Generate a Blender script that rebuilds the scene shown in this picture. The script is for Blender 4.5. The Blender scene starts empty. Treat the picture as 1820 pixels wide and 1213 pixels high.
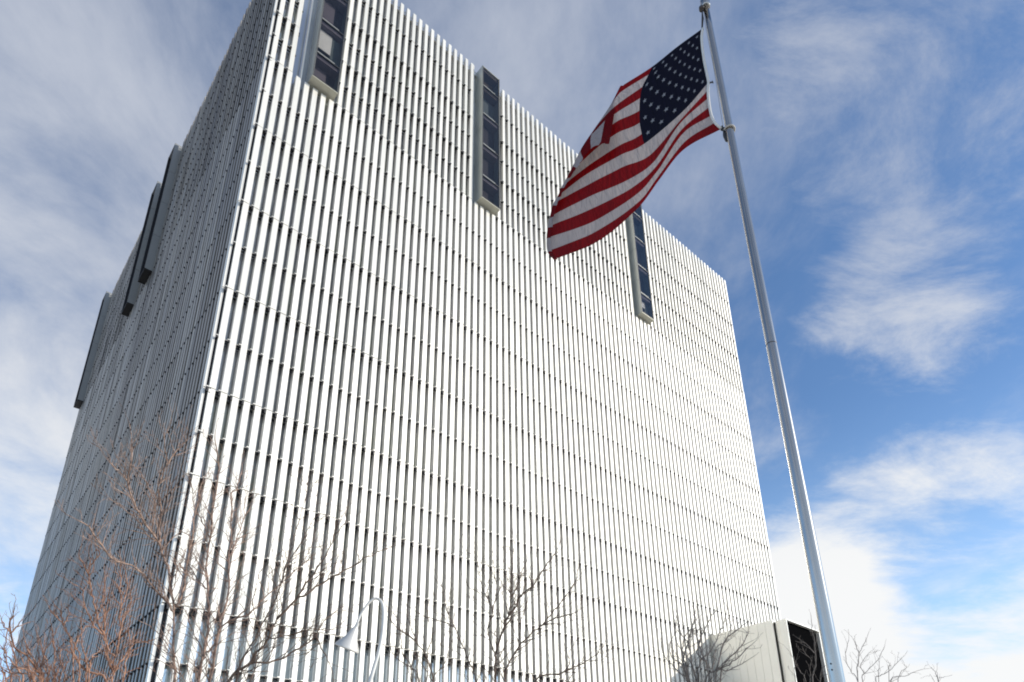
import bpy, bmesh, math, random
from mathutils import Vector, Matrix
random.seed(11)
R = math.radians
scene = bpy.context.scene
col = scene.collection
scene.view_settings.view_transform = 'Standard'
scene.view_settings.look = 'None'
scene.view_settings.exposure = 0
scene.view_settings.gamma = 1

# ------------------------------------------------------------------ measured data (metres, camera above the origin)
FLAG = [[(3.953, 9.175, 17.053), (3.475, 9.43, 16.904), (2.99, 9.69, 16.703), (2.504, 9.958, 16.627), (2.441, 10.068, 16.705), (2.333, 10.131, 16.603), (1.953, 9.716, 14.436)], [(3.912, 9.194, 16.842), (3.442, 9.442, 16.672), (2.903, 9.702, 16.483), (2.449, 9.939, 16.402), (2.271, 10.067, 16.349), (2.058, 10.166, 16.003), (1.791, 9.793, 14.558)], [(3.894, 9.203, 16.609), (3.396, 9.459, 16.4), (2.748, 9.74, 16.149), (2.281, 9.962, 15.984), (2.003, 10.103, 15.812), (1.71, 10.218, 15.446), (1.605, 9.869, 14.519)], [(3.885, 9.209, 16.372), (3.369, 9.468, 16.118), (2.678, 9.759, 15.833), (2.229, 9.974, 15.726), (1.87, 10.129, 15.507), (1.482, 10.253, 15.06), (1.444, 9.936, 14.338)], [(3.881, 9.212, 16.134), (3.354, 9.474, 15.835), (2.638, 9.77, 15.475), (2.2, 9.98, 15.454), (1.771, 10.147, 15.179), (1.313, 10.276, 14.648), (1.304, 9.995, 14.131)], [(3.884, 9.213, 15.912), (3.358, 9.472, 15.544), (2.617, 9.776, 15.123), (2.189, 9.983, 15.114), (1.683, 10.162, 14.819), (1.16, 10.295, 14.286), (1.175, 10.048, 13.934)], [(3.889, 9.212, 15.674), (3.373, 9.468, 15.254), (2.629, 9.772, 14.788), (2.186, 9.984, 14.736), (1.595, 10.176, 14.448), (1.048, 10.307, 14.032), (1.058, 10.097, 13.731)], [(3.89, 9.213, 15.442), (3.4, 9.464, 14.985), (2.655, 9.766, 14.5), (2.167, 9.988, 14.45), (1.502, 10.19, 14.179), (0.959, 10.316, 13.777), (0.975, 10.138, 13.535)], [(3.858, 9.228, 15.234), (3.382, 9.503, 14.846), (2.733, 9.744, 14.152), (2.21, 9.978, 14.119), (1.521, 10.187, 13.891), (0.873, 10.323, 13.585), (0.891, 10.176, 13.337)], [(3.847, 9.235, 15.032), (3.335, 9.541, 14.739), (2.778, 9.731, 13.932), (2.259, 9.967, 13.73), (1.527, 10.186, 13.564), (0.805, 10.329, 13.24), (0.828, 10.208, 13.074)], [(3.84, 9.239, 14.781), (3.333, 9.508, 14.518), (2.787, 9.697, 13.735), (2.294, 9.959, 13.474), (1.542, 10.184, 13.225), (0.763, 10.332, 12.973), (0.788, 10.235, 12.837)], [(3.845, 9.239, 14.542), (3.326, 9.421, 14.304), (2.794, 9.664, 13.572), (2.374, 9.94, 13.269), (1.546, 10.183, 12.88), (0.738, 10.334, 12.679), (0.759, 10.258, 12.582)], [(3.879, 9.226, 14.319), (3.312, 9.36, 13.989), (2.812, 9.628, 13.421), (2.411, 9.931, 13.063), (1.563, 10.181, 12.597), (0.744, 10.333, 12.342), (0.771, 10.273, 12.25)], [(3.97, 9.189, 14.095), (3.271, 9.334, 13.758), (2.804, 9.599, 13.281), (2.423, 9.929, 12.941), (1.646, 10.168, 12.364), (0.845, 10.326, 12.116), (0.872, 10.273, 12.048)]]
LAMP = [(-2.806, 11.667, 5.158), (-2.74, 11.683, 5.392), (-2.639, 11.706, 5.59), (-2.569, 11.722, 5.678), (-2.494, 11.738, 5.719), (-2.413, 11.755, 5.673), (-2.361, 11.765, 5.548), (-2.347, 11.768, 5.31), (-2.357, 11.766, 5.039), (-2.397, 11.758, 4.742), (-2.455, 11.746, 4.474), (-2.507, 11.735, 4.221)]
SHADE = [(-2.799, 11.669, 5.164), (-2.87, 11.549, 4.85), (-3.065, 11.498, 4.932), (-2.672, 11.596, 4.767)]
TREES = {
'A':((-5.98,12.66),[(0.0663,[(-6.23,12.54,4.45),(-6.37,12.55,5.11),(-6.56,12.71,5.85)]),(0.0422,[(-6.56,12.71,5.85),(-6.78,12.75,6.09),(-7.15,12.65,6.47),(-7.33,12.34,6.67),(-7.45,11.86,6.61),(-7.43,11.1,6.81),(-7.51,10.79,6.88)]),(0.0422,[(-6.57,12.72,5.88),(-6.81,12.84,6.54),(-6.95,12.81,6.91),(-7.06,12.63,7.26),(-7.11,12.13,7.42),(-7.04,11.5,7.58),(-6.92,10.96,7.8),(-6.81,10.77,8.1),(-6.77,10.58,8.34)]),(0.0241,[(-7.0,11.14,7.8),(-7.01,10.88,7.84),(-7.09,10.7,7.92),(-7.17,10.64,8.11)]),(0.0302,[(-7.03,12.82,7.04),(-7.11,12.7,7.44),(-7.06,12.45,7.96),(-6.97,12.05,8.25),(-6.85,11.96,8.6),(-6.68,11.45,8.84),(-6.58,11.29,9.03)]),(0.0241,[(-6.8,11.87,8.54),(-6.65,11.82,8.81),(-6.51,11.88,9.11),(-6.36,11.56,9.23)]),(0.0362,[(-6.59,12.74,5.95),(-6.48,12.74,6.17),(-6.52,12.82,6.71),(-6.56,12.93,7.49),(-6.58,12.88,7.97),(-6.54,12.85,8.68),(-6.5,12.88,8.91)]),(0.0241,[(-7.1,12.7,7.29),(-7.22,12.41,7.35),(-7.25,12.08,7.49),(-7.27,11.49,7.5),(-7.31,11.37,7.52)]),(0.0241,[(-7.15,12.46,7.43),(-7.03,12.17,7.84),(-6.9,11.55,8.0),(-6.81,10.92,7.99)]),(0.0543,[(-5.87,12.71,4.48),(-5.83,12.65,5.11),(-5.85,12.68,5.56),(-6.05,12.88,6.35),(-6.26,13.07,6.9),(-6.38,13.3,7.65),(-6.51,13.46,8.41),(-6.54,13.52,9.05),(-6.54,13.44,9.5),(-6.51,13.03,9.87)]),(0.0241,[(-6.05,12.88,6.36),(-6.39,13.06,6.64),(-6.71,13.23,7.06),(-6.97,13.28,7.29),(-7.17,13.24,7.38)]),(0.0241,[(-6.38,13.3,7.65),(-6.61,13.32,8.01),(-6.78,13.18,8.34),(-6.79,12.92,8.74),(-6.78,12.59,8.82)]),(0.0482,[(-5.7,12.79,4.5),(-5.63,12.68,5.38),(-5.6,12.72,5.83),(-5.62,12.82,6.32),(-5.85,13.1,7.15),(-5.97,13.35,7.82),(-6.26,13.66,8.84),(-6.17,13.73,9.04),(-6.18,13.85,9.55)]),(0.0241,[(-5.81,13.04,6.99),(-5.8,13.23,7.57),(-5.8,13.41,8.11),(-5.9,13.62,8.69),(-5.93,13.72,8.99)]),(0.0362,[(-5.79,12.66,5.03),(-5.67,12.71,5.21),(-5.54,12.75,5.62),(-5.15,12.8,5.81),(-4.9,12.82,6.14),(-4.6,12.82,6.44),(-4.3,12.8,6.75),(-4.0,12.8,7.04)]),(0.0241,[(-6.16,12.56,4.59),(-6.41,12.47,5.09),(-6.7,12.42,5.4),(-6.93,12.31,5.53),(-7.13,12.14,5.64)]),(0.0241,[(-5.84,12.65,4.92),(-6.07,12.66,5.36),(-6.27,12.75,5.72),(-6.34,12.88,6.1)])]),
'B':((-5.11,11.95),[(0.0616,[(-5.02,11.99,4.31),(-4.71,12.02,4.63),(-4.42,11.99,5.08),(-4.29,11.93,5.42)]),(0.0392,[(-4.29,11.93,5.42),(-3.99,11.94,5.78),(-3.75,12.0,5.97),(-3.41,12.1,6.29),(-3.08,12.29,6.57),(-2.87,12.4,6.8),(-2.53,12.7,7.1)]),(0.028,[(-4.87,12.0,4.49),(-4.58,11.94,5.23),(-4.43,11.94,5.6),(-4.35,11.97,5.84),(-4.24,11.97,6.55),(-4.17,12.05,7.24),(-4.12,12.27,8.14),(-4.22,12.49,8.65)]),(0.0336,[(-4.71,12.02,4.63),(-4.33,12.2,4.74),(-4.02,12.33,4.97),(-3.76,12.46,5.21),(-3.61,12.5,5.55),(-3.39,12.58,5.79)]),(0.028,[(-3.98,11.94,5.78),(-3.79,11.81,6.07),(-3.62,11.72,6.23),(-3.39,11.58,6.59),(-3.22,11.44,6.86),(-3.08,11.43,7.07),(-3.04,11.36,7.36)]),(0.0224,[(-4.24,11.8,6.07),(-4.17,11.84,6.47),(-3.94,11.87,6.94),(-3.83,11.93,7.37),(-3.66,11.96,7.61)]),(0.0224,[(-4.42,11.99,5.09),(-4.05,12.16,5.2),(-3.71,12.36,5.36),(-3.46,12.56,5.4),(-3.24,12.68,5.65)]),(0.0224,[(-3.7,12.36,5.24),(-3.55,12.47,4.95),(-3.38,12.51,4.64),(-3.32,12.45,4.39)]),(0.0224,[(-4.56,12.01,4.84),(-4.52,11.82,5.14),(-4.62,11.64,5.55),(-4.6,11.57,5.94),(-4.49,11.54,6.36)])]),
'C':((-0.38,15.0),[(0.0517,[(-0.49,14.99,4.91),(-0.48,14.87,5.43),(-0.45,14.84,5.62),(-0.32,14.8,5.99),(-0.19,14.77,6.32),(-0.03,14.74,6.53),(0.04,14.73,6.74),(0.43,14.61,7.09),(0.68,14.55,7.48),(0.86,14.5,7.69)]),(0.0258,[(-0.48,14.86,5.47),(-0.63,14.85,5.9),(-0.63,14.88,6.19),(-0.54,14.89,6.45),(-0.72,15.1,6.96),(-0.88,15.35,7.48),(-0.92,15.5,7.86),(-1.05,15.63,8.13),(-1.3,15.72,8.41)]),(0.0258,[(-0.14,14.76,6.39),(-0.14,14.89,6.91),(-0.09,15.17,7.71),(-0.05,15.51,8.49)]),(0.0388,[(-0.28,15.0,4.91),(-0.2,14.97,5.31),(0.02,14.95,5.67),(0.3,14.94,5.97),(0.55,14.96,6.17),(0.83,14.85,6.5),(1.11,14.74,6.81),(1.34,14.63,7.14),(1.4,14.55,7.43)]),(0.0258,[(0.54,14.65,6.07),(0.84,14.64,6.23),(1.25,14.68,6.35),(1.43,14.7,6.47)]),(0.0323,[(-0.9,14.97,4.91),(-1.09,15.0,5.44),(-1.27,15.14,5.88),(-1.43,15.33,6.28),(-1.64,15.58,6.75),(-1.75,15.74,7.24),(-1.87,15.84,7.62)]),(0.0194,[(-1.42,15.08,6.2),(-1.61,15.12,6.3),(-2.1,15.19,6.48),(-2.41,15.18,6.68),(-2.65,15.1,6.94)]),(0.0194,[(-0.54,14.91,6.46),(-0.47,15.09,7.05),(-0.53,15.43,7.73),(-0.57,15.75,8.38)]),(0.0258,[(-0.33,14.8,6.0),(-0.18,14.77,6.46),(-0.09,14.78,6.79),(0.15,14.84,7.49),(0.29,14.88,7.85)]),(0.0388,[(0.35,15.0,4.9),(0.87,15.04,5.07),(1.28,15.11,5.27),(1.69,15.18,5.51),(1.93,15.26,5.81)]),(0.0194,[(1.27,14.93,5.23),(1.77,15.01,5.36),(2.11,15.09,5.59)]),(0.0194,[(0.02,14.8,5.62),(0.07,14.63,6.09),(0.19,14.49,6.43),(0.29,14.4,6.79)]),(0.0194,[(1.05,14.94,5.13),(1.11,14.79,5.5),(1.34,14.64,5.83),(1.37,14.49,6.03)])]),
'C2':((-1.86,13.88),[(0.0362,[(-1.7,13.9,4.69),(-1.82,13.77,5.14),(-2.05,13.76,5.5),(-2.26,13.86,6.01)]),(0.0302,[(-1.98,13.86,4.68),(-2.15,13.91,4.98),(-2.49,14.01,5.23),(-2.7,14.16,5.56)]),(0.0241,[(-1.83,13.83,5.15),(-1.75,13.84,5.64),(-1.87,13.96,6.16),(-1.85,14.08,6.57)]),(0.0241,[(-2.07,13.87,5.53),(-2.58,14.04,5.95),(-2.75,14.19,6.37)]),(0.0241,[(-2.14,13.82,4.94),(-2.33,13.81,5.28),(-2.41,13.89,5.78),(-2.58,13.98,6.18)]),(0.0241,[(-1.7,13.9,4.69),(-1.48,13.84,5.05),(-1.37,13.8,5.38),(-1.35,13.8,5.74)])]),
'D':((4.73,18.4),[(0.0573,[(4.51,18.46,5.61),(4.44,18.57,6.17),(4.63,18.63,6.67),(4.91,18.75,7.4),(4.99,18.79,7.7)]),(0.0491,[(4.7,18.41,5.6),(4.65,18.49,6.15),(4.64,18.63,6.7),(4.5,18.76,7.09),(4.48,18.86,7.66)]),(0.0491,[(5.0,18.33,5.58),(5.02,18.4,6.12),(4.93,18.59,6.65),(5.12,18.66,7.05),(5.4,18.72,7.53),(5.59,18.7,7.7)]),(0.0491,[(4.91,18.35,5.58),(5.23,18.29,5.89),(5.47,18.21,5.97),(5.79,18.09,6.17),(6.08,17.96,6.43)]),(0.0409,[(5.22,18.27,5.89),(5.53,18.34,6.64),(5.83,18.33,6.91),(6.14,18.27,7.13)]),(0.0409,[(5.34,18.22,5.88),(5.53,18.2,6.13),(5.83,18.11,6.41),(6.09,18.06,6.76),(6.15,18.09,6.9)]),(0.0409,[(5.21,18.27,5.82),(5.47,18.26,5.85),(5.77,18.23,5.97),(6.01,18.21,6.09)]),(0.0409,[(4.55,18.45,5.61),(4.32,18.63,5.92),(4.13,18.83,6.24),(4.0,19.04,6.65),(4.03,19.19,7.04)]),(0.0409,[(4.76,18.39,5.59),(4.89,18.53,6.16),(5.24,18.57,6.5),(5.58,18.69,7.09),(5.86,18.83,7.63),(5.91,18.91,7.87)]),(0.0409,[(4.51,18.49,5.82),(4.48,18.68,6.4),(4.61,18.83,6.93),(4.9,18.88,7.3),(5.05,19.07,7.98)]),(0.0327,[(4.44,18.54,5.96),(4.17,18.65,6.33),(4.14,18.69,6.69),(4.39,18.68,7.1)]),(0.0327,[(5.01,18.38,6.12),(4.84,18.6,6.45),(5.05,18.73,6.9),(5.17,19.0,7.62)]),(0.0327,[(4.7,18.41,5.6),(4.63,18.65,6.26),(4.51,18.87,6.59),(4.43,19.1,7.01),(4.56,19.3,7.58)]),(0.0327,[(5.06,18.31,5.57),(5.21,18.38,6.12),(5.36,18.49,6.55),(5.65,18.48,6.75),(5.92,18.59,7.34)])]),
'E':((10.69,21.49),[(0.062,[(10.48,21.59,6.22),(10.61,21.53,6.93),(10.65,21.5,7.12),(10.92,21.33,7.58)]),(0.0414,[(10.64,21.48,7.11),(10.58,21.45,7.4),(10.54,21.46,7.53)]),(0.0517,[(10.6,21.53,6.21),(10.66,21.47,6.46),(11.01,21.29,6.78),(11.25,21.14,7.14)]),(0.0414,[(10.69,21.52,6.47),(10.66,21.6,6.73),(10.87,21.57,7.02),(11.06,21.57,7.18)]),(0.0517,[(10.48,21.59,6.22),(10.37,21.66,6.55),(10.28,21.63,7.0),(10.39,21.45,7.53)]),(0.0517,[(10.92,21.37,6.17),(11.04,21.3,6.34),(11.28,21.18,6.46),(11.64,21.04,6.79)]),(0.0414,[(11.32,21.25,6.48),(11.36,21.17,6.62),(11.28,21.13,6.73)]),(0.0517,[(11.26,21.2,6.12),(11.68,21.11,6.28),(12.04,21.05,6.42)]),(0.0414,[(11.47,21.11,6.21),(11.8,21.15,6.53),(11.85,21.27,6.68)]),(0.0414,[(11.02,21.35,6.31),(11.06,21.29,6.57),(11.06,21.22,6.8)])]),
'F':((13.37,22.3),[(0.056,[(13.37,22.3,6.34),(13.43,22.43,6.66),(13.42,22.58,6.88)]),(0.0448,[(13.37,22.3,6.34),(13.47,22.36,6.77)]),(0.0448,[(13.37,22.3,6.34),(13.53,22.17,6.49)]),(0.0336,[(13.28,22.37,6.41),(13.16,22.46,6.59)])]),
'G':((8.54,20.27),[(0.0569,[(8.54,20.27,5.96),(8.62,20.21,6.31),(8.69,20.14,6.6),(8.69,20.01,7.11),(8.66,19.98,7.38),(8.65,19.87,7.74)]),(0.0379,[(8.61,19.99,6.75),(8.47,20.04,7.0),(8.34,20.12,7.18)]),(0.0379,[(8.48,20.3,5.96),(8.46,20.1,6.32),(8.45,19.92,6.54),(8.26,19.84,6.68)]),(0.0379,[(8.37,20.35,5.98),(8.26,20.33,6.26),(8.14,20.32,6.5),(8.03,20.28,6.84)]),(0.0379,[(8.73,20.16,6.1),(8.98,19.87,6.45)]),(0.0379,[(8.72,20.2,5.94),(9.01,20.08,6.16)]),(0.0379,[(8.11,20.45,6.0),(8.1,20.27,6.44),(8.14,20.14,6.64)]),(0.0284,[(8.63,19.91,6.93),(8.75,19.84,7.22),(8.8,19.86,7.34)])]),
'H':((-8.6,14.66),[(0.0659,[(-8.61,14.66,4.95),(-8.64,14.71,5.16)]),(0.0439,[(-8.64,14.71,5.16),(-8.83,14.71,5.46),(-8.99,14.73,5.91),(-9.14,14.63,6.2),(-9.23,14.47,6.6),(-9.25,14.29,6.85),(-9.23,14.05,7.11),(-9.17,13.92,7.35)]),(0.0439,[(-8.65,14.71,5.18),(-8.79,14.87,5.57),(-8.89,15.05,6.0),(-9.07,15.2,6.7),(-9.2,15.17,7.41),(-9.19,15.04,7.73)]),(0.0293,[(-9.01,14.73,6.0),(-9.19,14.51,6.16),(-9.26,14.3,6.4),(-9.26,14.09,6.6),(-9.23,13.91,6.79),(-9.27,13.67,6.81)]),(0.0293,[(-9.04,14.72,6.09),(-9.06,14.63,6.51),(-9.05,14.42,6.9),(-8.97,14.08,7.32)]),(0.0293,[(-8.93,14.93,6.61),(-8.92,15.02,7.11),(-8.97,14.86,7.63)]),(0.0366,[(-8.64,14.71,5.16),(-8.54,14.76,5.47),(-8.42,14.84,5.82),(-8.16,14.87,5.89),(-7.98,14.84,5.93)]),(0.0293,[(-8.79,14.88,5.95),(-8.81,14.91,6.37),(-8.75,14.98,6.81),(-8.79,14.88,7.18)]),(0.0293,[(-8.74,14.78,5.54),(-8.89,14.72,5.71),(-9.05,14.67,6.07)]),(0.0366,[(-8.44,14.76,4.97),(-8.54,14.9,5.5),(-8.55,14.99,5.75),(-8.72,15.07,6.18)]),(0.0293,[(-9.23,14.05,7.11),(-9.18,13.8,7.21),(-9.13,13.43,7.33),(-9.05,13.29,7.43)]),(0.0293,[(-9.17,13.92,7.35),(-9.04,13.9,7.52),(-8.95,13.72,7.64)])]),
'I':((-8.22,13.73),[(0.0482,[(-8.18,13.75,4.74),(-8.58,13.67,4.95),(-8.89,13.6,5.3),(-9.0,13.59,5.61),(-9.13,13.46,5.84),(-9.19,13.24,5.98),(-9.22,13.1,6.05)]),(0.0345,[(-8.7,13.55,5.12),(-8.76,13.49,5.35),(-8.83,13.35,5.53)]),(0.0345,[(-8.54,13.61,4.94),(-8.68,13.69,5.2),(-8.84,13.73,5.52),(-8.95,13.73,5.92)]),(0.0345,[(-8.5,13.62,4.92),(-8.59,13.75,5.26),(-8.57,13.91,5.42)]),(0.0276,[(-8.96,13.21,5.76),(-8.96,13.08,5.92),(-8.98,12.82,6.08)]),(0.0276,[(-8.81,13.48,5.27),(-8.75,13.56,5.82),(-8.72,13.59,5.87)]),(0.0276,[(-8.96,13.21,5.76),(-8.93,13.22,5.92),(-8.92,13.19,6.04)])]),
'J':((-10.05,14.94),[(0.0543,[(-10.22,14.82,5.0),(-10.34,14.78,5.22),(-10.52,14.57,5.54),(-10.65,14.41,5.62),(-10.71,14.21,5.91),(-10.71,14.08,6.14),(-10.66,14.05,6.28)]),(0.0388,[(-10.35,14.73,5.03),(-10.64,14.46,5.29),(-10.75,14.27,5.5),(-10.8,14.18,5.61)]),(0.0388,[(-10.02,14.95,5.03),(-10.11,14.95,5.32),(-10.17,14.91,5.75),(-10.22,14.68,6.23)]),(0.0388,[(-10.05,14.93,5.03),(-10.06,15.02,5.42),(-10.11,15.01,5.73),(-10.03,15.14,5.9)]),(0.031,[(-10.22,14.82,5.0),(-10.37,14.81,5.46),(-10.46,14.76,5.76),(-10.51,14.68,6.09)]),(0.031,[(-10.27,14.79,5.07),(-10.4,14.65,5.47),(-10.48,14.49,5.64),(-10.5,14.38,5.81)]),(0.031,[(-10.21,14.83,5.0),(-10.2,14.84,5.29),(-10.29,14.7,5.65),(-10.3,14.58,5.84)]),(0.031,[(-9.9,15.03,5.05),(-9.96,15.11,5.31),(-10.01,15.17,5.64),(-10.1,15.16,5.86)]),(0.031,[(-10.66,14.1,5.88),(-10.52,14.09,6.05),(-10.42,14.04,6.18)]),(0.031,[(-10.65,14.09,5.92),(-10.69,13.93,6.0),(-10.7,13.8,6.13)]),(0.031,[(-10.32,14.75,4.99),(-10.61,14.63,5.16),(-10.76,14.64,5.15),(-10.96,14.55,5.24)]),(0.031,[(-10.39,14.7,4.98),(-10.53,14.52,5.39),(-10.57,14.36,5.68)]),(0.031,[(-10.14,14.88,5.01),(-10.28,14.8,5.37),(-10.29,14.76,5.67),(-10.22,14.81,5.9),(-10.19,14.82,6.09)]),(0.031,[(-9.96,14.99,5.04),(-9.93,14.97,5.36),(-9.97,14.82,5.55),(-9.96,14.66,5.81)]),(0.031,[(-10.53,14.6,4.96),(-10.65,14.47,5.06),(-10.71,14.41,4.99)])]),
'K':((-11.84,16.12),[(0.0517,[(-11.66,16.25,5.34),(-11.77,16.14,5.62),(-11.83,15.99,5.92),(-11.88,15.79,6.21)]),(0.0431,[(-11.84,16.12,5.31),(-11.86,15.85,5.69),(-11.82,15.58,6.02),(-11.69,15.38,6.36)]),(0.0345,[(-11.92,16.06,5.3),(-12.03,15.91,5.57),(-12.11,15.75,5.8)]),(0.0345,[(-11.48,16.37,5.36),(-11.62,16.29,5.68),(-11.66,16.18,6.04),(-11.71,16.04,6.28)]),(0.0345,[(-11.3,16.5,5.39),(-11.3,16.42,5.82),(-11.34,16.22,6.05),(-11.27,16.07,6.35)]),(0.0345,[(-11.96,16.03,5.29),(-12.01,15.85,5.76),(-12.06,15.62,6.16)])]),
}

TH = R(41.858)                       # heading of the sunlit facade
CORNER = (-14.303, 26.680)           # near corner of the tower
BW, BD = 51.12, 47.85                # width of the sunlit facade, depth of the shaded one
EYE = 1.6
SUN = Vector((0.8983, -0.0844, 0.4311)).normalized()

# ------------------------------------------------------------------ helpers
class MB:
    """collects boxes, prisms and tubes and links them as ONE mesh object"""
    def __init__(s): s.v = []; s.f = []; s.m = []; s.sm = []
    def quad(s, pts, mi=0):
        n = len(s.v); s.v += [tuple(p) for p in pts]; s.f.append(tuple(range(n, n+len(pts)))); s.m.append(mi); s.sm.append(False)
    def box(s, x0, x1, y0, y1, z0, z1, mi=0):
        n = len(s.v)
        s.v += [(x0,y0,z0),(x1,y0,z0),(x1,y1,z0),(x0,y1,z0),(x0,y0,z1),(x1,y0,z1),(x1,y1,z1),(x0,y1,z1)]
        for q in ((0,3,2,1),(4,5,6,7),(0,1,5,4),(1,2,6,5),(2,3,7,6),(3,0,4,7)):
            s.f.append(tuple(n+i for i in q)); s.m.append(mi); s.sm.append(False)
    def prism(s, poly, z0, z1, mi=0):
        n = len(s.v); k = len(poly)
        s.v += [(x,y,z0) for x,y in poly] + [(x,y,z1) for x,y in poly]
        s.f.append(tuple(n+i for i in reversed(range(k)))); s.m.append(mi); s.sm.append(False)
        s.f.append(tuple(n+k+i for i in range(k))); s.m.append(mi); s.sm.append(False)
        for i in range(k):
            j = (i+1) % k
            s.f.append((n+i, n+j, n+k+j, n+k+i)); s.m.append(mi); s.sm.append(False)
    def tube(s, pts, radii, sides=6, mi=0, cap=True):
        pts = [Vector(p) for p in pts]
        n0 = len(s.v); k = len(pts)
        t = (pts[1]-pts[0]).normalized()
        a = Vector((0,0,1)) if abs(t.z) < .9 else Vector((1,0,0))
        u = t.cross(a).normalized()
        for i, p in enumerate(pts):
            if i == 0: t = pts[1]-pts[0]
            elif i == k-1: t = pts[-1]-pts[-2]
            else: t = (pts[i+1]-pts[i]).normalized() + (pts[i]-pts[i-1]).normalized()
            if t.length < 1e-9: t = Vector((0,0,1))
            t.normalize(); u = (u - t*u.dot(t))
            if u.length < 1e-6: u = t.orthogonal()
            u.normalize(); w = t.cross(u)
            for j in range(sides):
                an = 2*math.pi*j/sides
                s.v.append(tuple(p + (u*math.cos(an) + w*math.sin(an))*radii[i]))
        for i in range(k-1):
            for j in range(sides):
                b = n0+i*sides; j2 = (j+1) % sides
                s.f.append((b+j, b+j2, b+sides+j2, b+sides+j)); s.m.append(mi); s.sm.append(True)
        if cap:
            s.f.append(tuple(n0+j for j in reversed(range(sides)))); s.m.append(mi); s.sm.append(False)
            s.f.append(tuple(n0+(k-1)*sides+j for j in range(sides))); s.m.append(mi); s.sm.append(False)
    def build(s, name, mats, parent=None):
        me = bpy.data.meshes.new(name)
        me.from_pydata(s.v, [], s.f)
        if not isinstance(mats, (list, tuple)): mats = [mats]
        for m in mats: me.materials.append(m)
        me.polygons.foreach_set('material_index', s.m)
        me.polygons.foreach_set('use_smooth', s.sm)
        me.update()
        o = bpy.data.objects.new(name, me); col.objects.link(o)
        if parent: o.parent = parent
        return o

def tag(o, label=None, cat=None, group=None, kind=None):
    if label: o['label'] = label
    if cat: o['category'] = cat
    if group: o['group'] = group
    if kind: o['kind'] = kind
    return o
def empty(name, loc=(0,0,0), rz=0):
    o = bpy.data.objects.new(name, None); col.objects.link(o)
    o.location = loc; o.rotation_euler = (0,0,rz); o.empty_display_size = .3
    return o

# ------------------------------------------------------------------ materials
class NT:
    def __init__(s, nt): s.nt = nt
    def n(s, t, ins=None, **kw):
        nd = s.nt.nodes.new(t)
        for k, v in kw.items(): setattr(nd, k, v)
        for k, v in (ins or {}).items():
            sock = nd.inputs[k]
            if isinstance(v, bpy.types.NodeSocket): s.nt.links.new(v, sock)
            else: sock.default_value = v
        return nd
    def math(s, op, a, b=0.0, c=None, clamp=False):
        d = {0:a, 1:b}
        if c is not None: d[2] = c
        return s.n('ShaderNodeMath', d, operation=op, use_clamp=clamp).outputs[0]
    def ramp(s, f, stops, interp='LINEAR'):
        r = s.n('ShaderNodeValToRGB', {0:f}); cr = r.color_ramp; cr.interpolation = interp
        while len(cr.elements) < len(stops): cr.elements.new(.5)
        for e, (p, c) in zip(cr.elements, stops): e.position = p; e.color = c if len(c) == 4 else (*c, 1)
        return r.outputs[0]
    def mixc(s, f, a, b):
        m = s.n('ShaderNodeMix', data_type='RGBA')
        for i, v in ((0,f),(6,a),(7,b)):
            if isinstance(v, bpy.types.NodeSocket): s.nt.links.new(v, m.inputs[i])
            else: m.inputs[i].default_value = v if i == 0 else ((*v, 1) if len(v) == 3 else v)
        return m.outputs[2]
    def maprange(s, v, a, b, c=0.0, d=1.0, smooth=True):
        return s.n('ShaderNodeMapRange', {0:v, 1:a, 2:b, 3:c, 4:d}, interpolation_type='SMOOTHSTEP' if smooth else 'LINEAR').outputs[0]

def newmat(name):
    m = bpy.data.materials.new(name); m.use_nodes = True
    nt = m.node_tree; nt.nodes.clear()
    out = nt.nodes.new('ShaderNodeOutputMaterial')
    b = nt.nodes.new('ShaderNodeBsdfPrincipled')
    nt.links.new(b.outputs[0], out.inputs[0])
    return m, NT(nt), b
def link(n, a, b): n.nt.links.new(a, b)

def mat_fin(name, c0, c1, rough, metal, streak=.06):
    """coated aluminium: each blade its own slight tint, faint vertical rain streaks"""
    m, n, b = newmat(name)
    g = n.n('ShaderNodeNewGeometry')
    tc = n.n('ShaderNodeTexCoord')
    mp = n.n('ShaderNodeMapping', {0:tc.outputs['Object'], 3:(6,6,.12)})
    ns = n.n('ShaderNodeTexNoise', {0:mp.outputs[0], 'Scale':2.0, 'Detail':4.0})
    c = n.mixc(n.math('POWER', g.outputs['Random Per Island'], 2.2 if metal > .3 else 1.0), c0, c1)
    dk = n.maprange(ns.outputs[0], .35, .75, 1-streak, 1.0)
    mul = n.n('ShaderNodeVectorMath', {0:c, 1:dk}, operation='MULTIPLY')
    link(n, mul.outputs[0], b.inputs['Base Color'])
    b.inputs['Metallic'].default_value = metal
    rr = n.math('MULTIPLY_ADD', g.outputs['Random Per Island'], .10, rough)
    link(n, rr, b.inputs['Roughness'])
    return m

M = {}
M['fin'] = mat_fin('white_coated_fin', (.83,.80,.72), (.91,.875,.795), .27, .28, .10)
M['fin_shade'] = mat_fin('shade_toned_fin', (.135,.121,.103), (.47,.43,.375), .30, .12, .25)  # white fin with the facade's shade painted in; tint spread imitates broken glints

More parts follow.
